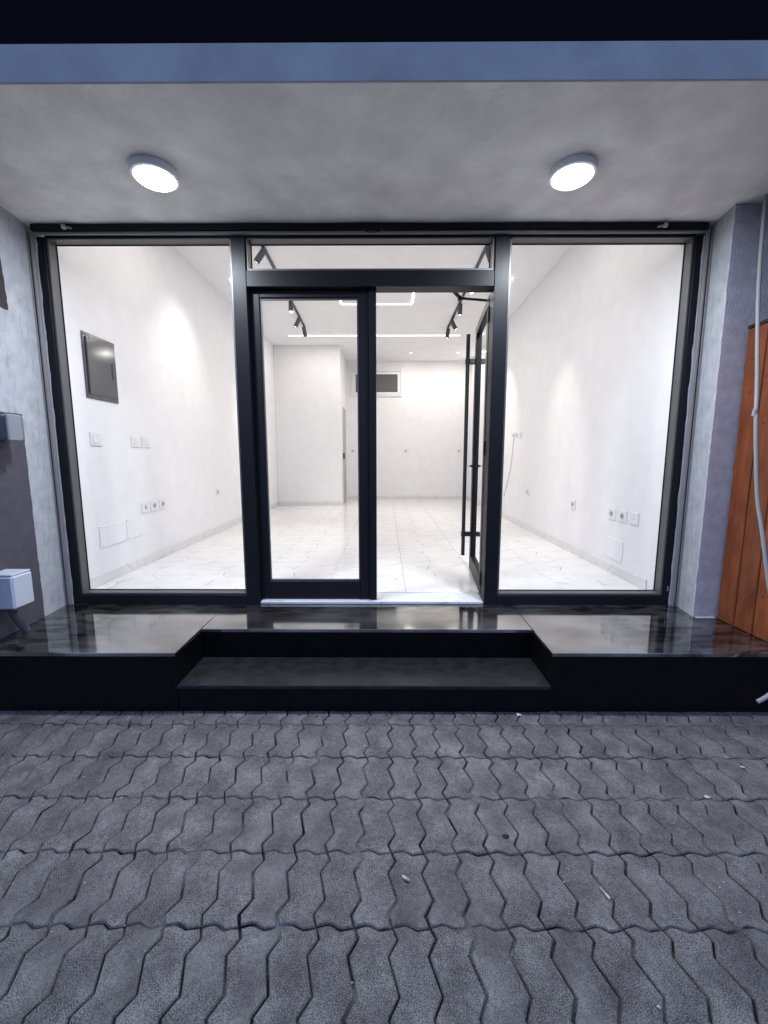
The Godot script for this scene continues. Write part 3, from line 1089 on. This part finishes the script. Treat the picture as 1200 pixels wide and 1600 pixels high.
func strip(parent: Node3D, a: Vector3, b: Vector3, power := 1.0) -> void:
	var along := b - a
	var half := Vector3(0.011, 0, 0) if absf(along.z) > absf(along.x) else Vector3(0, 0, 0.011)
	var g := G.new()
	g.box(a - half + Vector3(0, 0.004, 0), b + half - Vector3(0, 0.007, 0), 0.001)
	part("glow_strip", g, M.led_glow, parent)
	var len := along.length()
	var size := Vector2(0.02, len) if absf(along.z) > absf(along.x) else Vector2(len, 0.02)
	area(parent, "strip_light", (a + b) * 0.5 - Vector3(0, 0.009, 0), size, LED * len * power, Color(1.0, 0.985, 0.975))

func head(parent: Node3D, at: Vector3, aim: Vector3, energy: float, angle := 22.0) -> void:
	var dir := (aim - at).normalized()
	var top := at + Vector3(0, -0.012, 0)
	var piv := at + Vector3(0, -0.055, 0)
	var g := G.new()
	g.lathe(top, Vector3.DOWN, [[0.0, 0.0], [0.012, 0.0], [0.012, 0.03], [0.006, 0.034], [0.006, 0.05], [0.0, 0.05]], 12)
	g.lathe(piv - dir * 0.02, dir, [[0.0, 0.0], [0.030, 0.0], [0.033, 0.003], [0.033, 0.150], [0.030, 0.153], [0.029, 0.145], [0.0, 0.145]], 20)
	var h := part("spot_head", g, M.head_grey, parent)
	var k := G.new()
	k.lathe(piv - dir * 0.02, dir, [[0.029, 0.141], [0.029, 0.147], [0.0, 0.148]], 20)
	part("lens_glow", k, M.led_glow, h)
	var l := SpotLight3D.new()
	l.name = "spot_light"
	l.light_energy = energy
	l.light_color = Color(1.0, 0.985, 0.95)
	l.spot_angle = angle
	l.spot_angle_attenuation = 1.0
	l.spot_range = 12.0
	l.spot_attenuation = 2.0
	l.light_size = 0.02
	l.shadow_enabled = true
	h.add_child(l, true)
	var pos := piv + dir * 0.132
	l.transform = Transform3D(Basis.looking_at(dir, Vector3.UP if absf(dir.y) < 0.95 else Vector3.RIGHT), pos - origin_of(h))

const SPOT := 1.45

func build_room_lights() -> void:
	var c := CE - 0.001
	var a := thing("linear_ceiling_light", "long straight light strip across the shop ceiling", "light strip", V(-0.22, c, 7.87))
	strip(a, V(-1.79, c, 7.87), V(1.355, c, 7.87))
	var a2 := thing("linear_ceiling_light", "light strip across the ceiling just inside the front, above the transom", "light strip", V(-0.22, c, 3.75))
	strip(a2, V(-1.79, c, 3.75), V(1.355, c, 3.75), 1.15)
	var r := thing("rectangular_ceiling_light", "rectangle of light strips on the shop ceiling", "light strip", V(-0.14, c, 5.95))
	strip(r, V(-0.655, c, 6.32), V(0.372, c, 6.32))
	strip(r, V(-0.655, c, 5.50), V(0.372, c, 5.50))
	strip(r, V(-0.655, c, 5.515), V(-0.655, c, 6.305))
	strip(r, V(0.372, c, 5.515), V(0.372, c, 6.305))
	var lt := thing("track_light", "black ceiling track with spotlights along the left of the shop", "track light", V(-1.39, c, 6.0), "spotlight tracks on the shop ceiling")
	var tk := G.new()
	tk.xbox(Transform3D(Basis(Vector3.UP, 0.0335), V(-1.3475, c - 0.0075, 5.95)), Vector3(0.017, 0.0105, 1.41), 0.002)
	part("track", tk, M.black_metal, lt)
	head(lt, V(-1.305, c, 4.66), V(-2.26, 2.30, 4.66), SPOT * 0.6, 34.0)
	head(lt, V(-1.354, c, 6.14), V(-1.15, FL, 5.2), SPOT * 1.2)
	head(lt, V(-1.376, c, 6.80), V(-2.26, 1.9, 6.75), SPOT, 28.0)
	head(lt, V(-1.391, c, 7.25), V(-0.9, FL, 8.0), SPOT * 1.2)
	var rt := thing("track_light", "black ceiling track with spotlights along the right of the shop, behind the door closer", "track light", V(1.06, c, 6.0), "spotlight tracks on the shop ceiling")
	part("track", bx(V(1.043, c + 0.003, 4.54), V(1.077, c - 0.018, 7.42), 0.002), M.black_metal, rt)
	head(rt, V(1.06, c, 4.62), V(1.97, 1.2, 4.7), SPOT)
	head(rt, V(1.06, c, 5.50), V(1.35, 1.0, 4.3), SPOT)
	head(rt, V(1.06, c, 6.22), V(1.05, FL, 6.4), SPOT * 1.2)
	head(rt, V(1.06, c, 6.95), V(1.97, 1.9, 6.85), SPOT, 28.0)
	head(rt, V(1.06, c, 7.36), V(0.6, FL, 7.6), SPOT * 1.2)
	# two small recessed lights near the back wall
	var dw := ["small recessed ceiling light above the back window", "small recessed ceiling light near the right corner of the back wall"]
	for i in 2:
		var p: Vector3 = [V(0.526, c, 9.12), V(1.537, c, 9.12)][i]
		var o := thing("recessed_light", dw[i], "ceiling light", p, "recessed lights by the back wall")
		var g := G.new()
		g.lathe(p, Vector3.DOWN, [[0.048, -0.004], [0.048, 0.004], [0.034, 0.006], [0.030, 0.002]], 20)
		part("ring", g, M.plastic_white, o)
		var k := G.new()
		k.lathe(p, Vector3.DOWN, [[0.030, -0.003], [0.030, 0.003], [0.0, 0.0035]], 20)
		part("lens_glow", k, M.led_glow, o)
		area(o, "downlight", p + Vector3(0, -0.0075, 0), Vector2(0.04, 0.04), 0.9, Color(1.0, 0.985, 0.96))

# ---------------------------------------------------------------- switches, sockets, covers
# a square plate on a wall: at = its middle, out = the wall's normal
func plate(called: String, label: String, cat: String, at: Vector3, out: Vector3, w: float, h: float, kind: String, group: String) -> void:
	var o := thing(called, label, cat, at, group)
	var side := Vector3.UP.cross(out).normalized()
	var t := Transform3D(Basis(side, Vector3.UP, out), at)
	var g := G.new()
	g.xbox(t * Transform3D(Basis(), Vector3(0, 0, 0.0045)), Vector3(w / 2, h / 2, 0.0055), 0.003)
	part("frame", g, M.plastic_white, o)
	if kind == "socket":
		var r := G.new()
		r.lathe(t * Vector3(0, 0, 0.0095), out, [[0.024, 0.0], [0.024, 0.003], [0.021, 0.003], [0.020, 0.0012], [0.0, 0.0012]], 20)
		part("well", r, M.joint_grey, o)
		var k := G.new()
		for x in [-0.0095, 0.0095]:
			k.lathe(t * Vector3(x, 0, 0.0108), out, [[0.0045, 0.0], [0.0045, 0.0012], [0.0, 0.0012]], 8)
		part("pin_hole", k, M.plastic_dark, o)
	elif kind == "switch":
		var r := G.new()
		r.xbox(t * Transform3D(Basis(Vector3.RIGHT, 0.06), Vector3(0, 0, 0.011)), Vector3(w * 0.29, h * 0.30, 0.004), 0.002)
		part("rocker", r, M.plastic_white, o)
	elif kind == "double switch":
		for s in [-1.0, 1.0]:
			var r := G.new()
			r.xbox(t * Transform3D(Basis(Vector3.RIGHT, 0.06 * s), Vector3(s * w * 0.152, 0, 0.011)), Vector3(w * 0.145, h * 0.30, 0.004), 0.002)
			part("rocker", r, M.plastic_white, o)
	elif kind == "data":
		var r := G.new()
		r.xbox(t * Transform3D(Basis(), Vector3(0, 0.0, 0.0098)), Vector3(0.016, 0.016, 0.0015), 0.001)
		part("insert", r, M.plastic_white, o)
		var k := G.new()
		k.xbox(t * Transform3D(Basis(), Vector3(-0.004, 0.004, 0.0115)), Vector3(0.005, 0.018, 0.001))
		k.xbox(t * Transform3D(Basis(), Vector3(0.007, -0.008, 0.0115)), Vector3(0.008, 0.006, 0.001))
		part("port", k, M.plastic_dark, o)
	elif kind == "blank":
		var k := G.new()
		k.lathe(t * Vector3(0, -0.004, 0.0095), out, [[0.006, 0.0], [0.005, 0.002], [0.0, 0.002]], 10)
		part("outlet", k, M.joint_grey, o)

func cover(label: String, lo: Vector3, hi: Vector3) -> void:
	var o := thing("access_cover", label, "access cover", Vector3((lo.x + hi.x) / 2, lo.y, (lo.z + hi.z) / 2), "blank access covers low on the walls")
	part("cover_plate", bx(lo, hi, 0.002), M.interior_white, o)
	for c in [[0.08, 0.92], [0.92, 0.92], [0.08, 0.08], [0.92, 0.08]]:
		var g := G.new()
		var inward := 1.0 if lo.x < 0 else -1.0
		g.lathe(Vector3(hi.x if inward > 0 else lo.x, lerpf(lo.y, hi.y, c[1]), lerpf(lo.z, hi.z, c[0])), Vector3(inward, 0, 0), [[0.004, -0.001], [0.004, 0.0012], [0.0, 0.0015]], 8)
		part("screw", g, M.joint_grey, o)

func build_fittings() -> void:
	var R := Vector3(1, 0, 0)
	var L := Vector3(-1, 0, 0)
	var F := Vector3(0, 0, 1)
	# distribution board on the left wall
	var p := thing("fuse_box", "dark grey glossy fuse box door set in the left shop wall", "fuse box", V(WL, 1.81, 3.35))
	part("surround", bx(V(WL - 0.001, 1.808, 3.16), V(WL + 0.010, 2.293, 3.53), 0.004), M.panel_grey, p)
	part("door", bx(V(WL + 0.0105, 1.84, 3.185), V(WL + 0.022, 2.26, 3.508), 0.006), M.panel_grey, p)
	part("handle", bx(V(WL + 0.0225, 1.99, 3.455), V(WL + 0.027, 2.12, 3.49), 0.002), M.plastic_dark, p)
	var g1 := "switches on the left shop wall"
	plate("wall_switch", "white double switch plate directly under the fuse box", "switch", V(WL, 1.503, 3.22), R, 0.125, 0.105, "double switch", g1)
	plate("wall_switch", "white square switch right of the double plate, nearer the window of its pair", "switch", V(WL, 1.503, 3.728), R, 0.125, 0.10, "switch", g1)
	plate("wall_switch", "white square switch right of the double plate, deeper in the shop of its pair", "switch", V(WL, 1.503, 3.88), R, 0.125, 0.10, "switch", g1)
	var g2 := "sockets on the left shop wall"
	plate("wall_socket", "white data outlet with dark port, first of the three plates above the access covers", "data outlet", V(WL, 0.897, 3.795), R, 0.115, 0.098, "data", g2)
	plate("wall_socket", "white socket in the middle of the three plates above the access covers", "socket", V(WL, 0.898, 3.943), R, 0.115, 0.098, "socket", g2)
	plate("wall_socket", "white socket deepest of the three plates above the access covers", "socket", V(WL, 0.899, 4.092), R, 0.115, 0.098, "socket", g2)
	plate("wall_socket", "single white socket alone far back on the left wall", "socket", V(WL, 0.905, 5.46), R, 0.095, 0.095, "socket", g2)
	cover("larger blank access cover low on the left wall under the fuse box", V(WL + 0.0005, 0.645, 3.165), V(WL + 0.006, 0.820, 3.49))
	cover("smaller blank access cover low on the left wall beside the larger one", V(WL + 0.0005, 0.650, 3.502), V(WL + 0.006, 0.826, 3.71))
	var g3 := "sockets on the right shop wall"
	plate("wall_socket", "white socket deepest of the three plates nearest the right pane", "socket", V(WR, 0.876, 3.542), L, 0.115, 0.098, "socket", g3)
	plate("wall_socket", "white socket in the middle of the three plates nearest the right pane", "socket", V(WR, 0.878, 3.38), L, 0.115, 0.098, "socket", g3)
	plate("wall_socket", "blank white outlet plate nearest the right pane", "outlet", V(WR, 0.880, 3.222), L, 0.115, 0.098, "blank", g3)
	plate("wall_socket", "single white socket above the skirting between the plate trio and the door bar", "socket", V(WR, 0.873, 4.29), L, 0.11, 0.098, "socket", g3)
	plate("wall_socket", "single white socket farthest back low on the right wall", "socket", V(WR, 0.883, 5.70), L, 0.10, 0.095, "socket", g3)
	plate("wall_socket", "white socket high on the right wall with a thin cable hanging from it", "socket", V(WR, 1.697, 6.43), L, 0.10, 0.095, "socket", g3)
	plate("wall_socket", "white socket high on the right wall, middle of the far trio", "socket", V(WR, 1.696, 6.27), L, 0.10, 0.095, "socket", g3)
	plate("wall_socket", "white switch high on the right wall, nearest of the far trio", "switch", V(WR, 1.696, 6.10), L, 0.10, 0.095, "switch", g3)
	cover("blank access cover low on the right wall under the three plates", V(WR - 0.006, 0.486, 3.618), V(WR - 0.0005, 0.668, 3.345))
	var cb := G.new()
	cb.tube(smooth_path([V(WR - 0.008, 1.66, 6.42), V(WR - 0.012, 1.50, 6.42), V(WR - 0.01, 1.20, 6.50), V(WR - 0.01, 0.90, 6.68), V(WR - 0.01, 0.72, 6.80)], 6), 0.004, 6)
	var cab := thing("thin_cable", "thin grey cable hanging loose down the right shop wall", "cable", V(WR, 0.72, 6.6))
	part("cable", cb, M.joint_grey, cab)
	var g4 := "sockets on the back wall"
	plate("wall_socket", "white socket on the back wall beside the door of the corner room", "socket", V(-0.80, 1.515, WB), F, 0.12, 0.09, "socket", g4)
	plate("wall_socket", "white socket on the back wall below the right end of the window", "socket", V(0.467, 1.520, WB), F, 0.15, 0.09, "socket", g4)
	plate("wall_socket", "white socket on the back wall half hidden behind the pull bar", "socket", V(1.735, 1.515, WB), F, 0.12, 0.09, "socket", g4)
	# high window in the back wall
	var w := thing("back_window", "small white framed window with dark pane high in the back wall", "window", V(-0.23, 2.77, WB))
	var fr := G.new()
	var x0 := -0.815
	var x1 := 0.365
	var h0 := 2.775
	var h1 := 3.38
	fr.box(V(x0, h0, WB + 0.001), V(x0 + 0.035, h1, WB - 0.03), 0.004)
	fr.box(V(x1 - 0.035, h0, WB + 0.001), V(x1, h1, WB - 0.03), 0.004)
	fr.box(V(x0 + 0.035, h0, WB + 0.001), V(x1 - 0.035, h0 + 0.035, WB - 0.03), 0.004)
	fr.box(V(x0 + 0.035, h1 - 0.035, WB + 0.001), V(x1 - 0.035, h1, WB - 0.03), 0.004)
	part("frame", fr, M.plastic_white, w)
	var sa := G.new()
	sa.box(V(x0 + 0.042, h0 + 0.042, WB), V(x0 + 0.10, h1 - 0.042, WB - 0.02), 0.004)
	sa.box(V(x1 - 0.10, h0 + 0.042, WB), V(x1 - 0.042, h1 - 0.042, WB - 0.02), 0.004)
	sa.box(V(x0 + 0.10, h0 + 0.042, WB), V(x1 - 0.10, h0 + 0.10, WB - 0.02), 0.004)
	sa.box(V(x0 + 0.10, h1 - 0.10, WB), V(x1 - 0.10, h1 - 0.042, WB - 0.02), 0.004)
	part("sash", sa, M.plastic_white, w)
	part("pane", bx(V(x0 + 0.10, h0 + 0.10, WB - 0.001), V(x1 - 0.10, h1 - 0.10, WB - 0.006)), M.window_dark, w)
	# door in the flank of the corner room
	var dr := thing("interior_door", "white interior door seen edge on in the flank of the corner room", "door", V(-0.93, FL, 9.1))
	var df := G.new()
	df.box(V(-0.931, FL, 8.72), V(-0.918, 2.50, 8.79), 0.002)
	df.box(V(-0.931, FL, 9.55), V(-0.918, 2.50, 9.62), 0.002)
	df.box(V(-0.931, 2.43, 8.79), V(-0.918, 2.50, 9.55), 0.002)
	part("door_frame", df, M.plastic_white, dr)
	part("leaf", bx(V(-0.931, FL + 0.005, 8.793), V(-0.923, 2.427, 9.547), 0.002), M.joint_grey, dr)
	part("handle", bx(V(-0.922, 1.33, 8.83), V(-0.885, 1.46, 8.86), 0.005), M.black_metal, dr)

func build_litter() -> void:
	var words := ["short tan cigarette butt lying on a paver below the middle of the step", "cigarette butt with pale paper lying on a paver towards the right"]
	for i in 2:
		var p: Vector3 = [V(0.065, 0.0055, 1.162), V(0.687, 0.0055, 1.12)][i]
		var dir: Vector3 = [Vector3(0.8, 0, 0.5), Vector3(0.35, 0, 0.9)][i].normalized()
		var len: float = [0.026, 0.036][i]
		var o := thing("cigarette_butt", words[i], "cigarette butt", p, "cigarette butts on the pavers")
		var g := G.new()
		g.lathe(p - dir * len * 0.5, dir, [[0.0, 0.0], [0.004, 0.0], [0.004, len * 0.6]], 10)
		part("filter", g, M.paper if i == 0 else M.filter_tan, o)
		var k := G.new()
		k.lathe(p - dir * len * 0.5, dir, [[0.0041, len * 0.6], [0.0041, len], [0.0, len]], 10)
		part("paper_end", k, M.filter_tan if i == 0 else M.paper, o)
	var lf := thing("dry_leaf", "small dark dry leaf lying on the pavers right of the middle", "leaf", V(0.433, 0.002, 1.315))
	part("blade", scrap(V(0.433, 0.003, 1.315), 0.014, 41), M.leaf_dark, lf)
	# grit blown over the pavers, and dirt gathered along the foot of the step
	var grit_g := G.new()
	for i in 170:
		var d := rng.randf_range(0.85, 2.0)
		crumb(grit_g, V(rng.randf_range(-2.2, 2.2), 0.001, d), rng.randf_range(0.0012, 0.0032))
	part("pale_grit", grit_g, M.paper, get_node("pavement")).set_meta("kind", "stuff")
	var dirt_g := G.new()
	for i in 420:
		var x := rng.randf_range(-2.3, 2.3)
		if x > -0.9 and rng.randf() < 0.6: continue
		crumb(dirt_g, V(x, 0.0005, 2.043 - absf(rng.randfn()) * 0.022), rng.randf_range(0.002, 0.007))
	part("dark_dirt", dirt_g, M.leaf_dark, get_node("pavement")).set_meta("kind", "stuff")
	var scraps := [[V(0.706, 0.004, 2.022), 0.018, "crumpled white scrap against the foot of the step"], [V(1.297, 0.003, 1.494), 0.013, "flat pale scrap on the third row of pavers from the step"],
		[V(1.575, 0.003, 1.654), 0.011, "tiny white scrap near the right edge beside the second row of pavers"], [V(0.679, 0.004, 0.852), 0.006, "white crumb on the nearest row of pavers"],
		[V(-0.10, 0.004, 1.78), 0.007, "white crumb on the row of pavers nearest the step, left of the middle"]]
	for s in scraps:
		var o := thing("paper_scrap", s[2], "scrap", s[0], "white scraps on the pavers")
		part("sheet", scrap(s[0], s[1], int(s[1] * 9000)), M.paper, o)

func scrap(at: Vector3, r: float, sd: int) -> G:
	var q := RandomNumberGenerator.new()
	q.seed = sd
	var g := G.new()
	var n := 9
	var ring := []
	for i in n:
		var t := TAU * i / n
		var k := r * q.randf_range(0.55, 1.1)
		ring.append(at + Vector3(cos(t) * k, q.randf_range(-0.001, 0.004), sin(t) * k * 0.7))
	for i in n:
		var a: Vector3 = ring[i]
		var b: Vector3 = ring[(i + 1) % n]
		g.tri(at + Vector3(0, 0.004, 0), b, a)
		g.tri(at - Vector3(0, 0.001, 0), a, b)
	return g

func crumb(g: G, at: Vector3, r: float) -> void:
	var p: Array[Vector3] = []
	for i in 5:
		var t := TAU * i / 5 + rng.randf()
		p.append(at + Vector3(cos(t) * r, 0, sin(t) * r) * rng.randf_range(0.6, 1.2))
	var top := at + Vector3(0, r * rng.randf_range(0.5, 1.1), 0)
	for i in 5:
		g.tri(top, p[(i + 1) % 5], p[i])
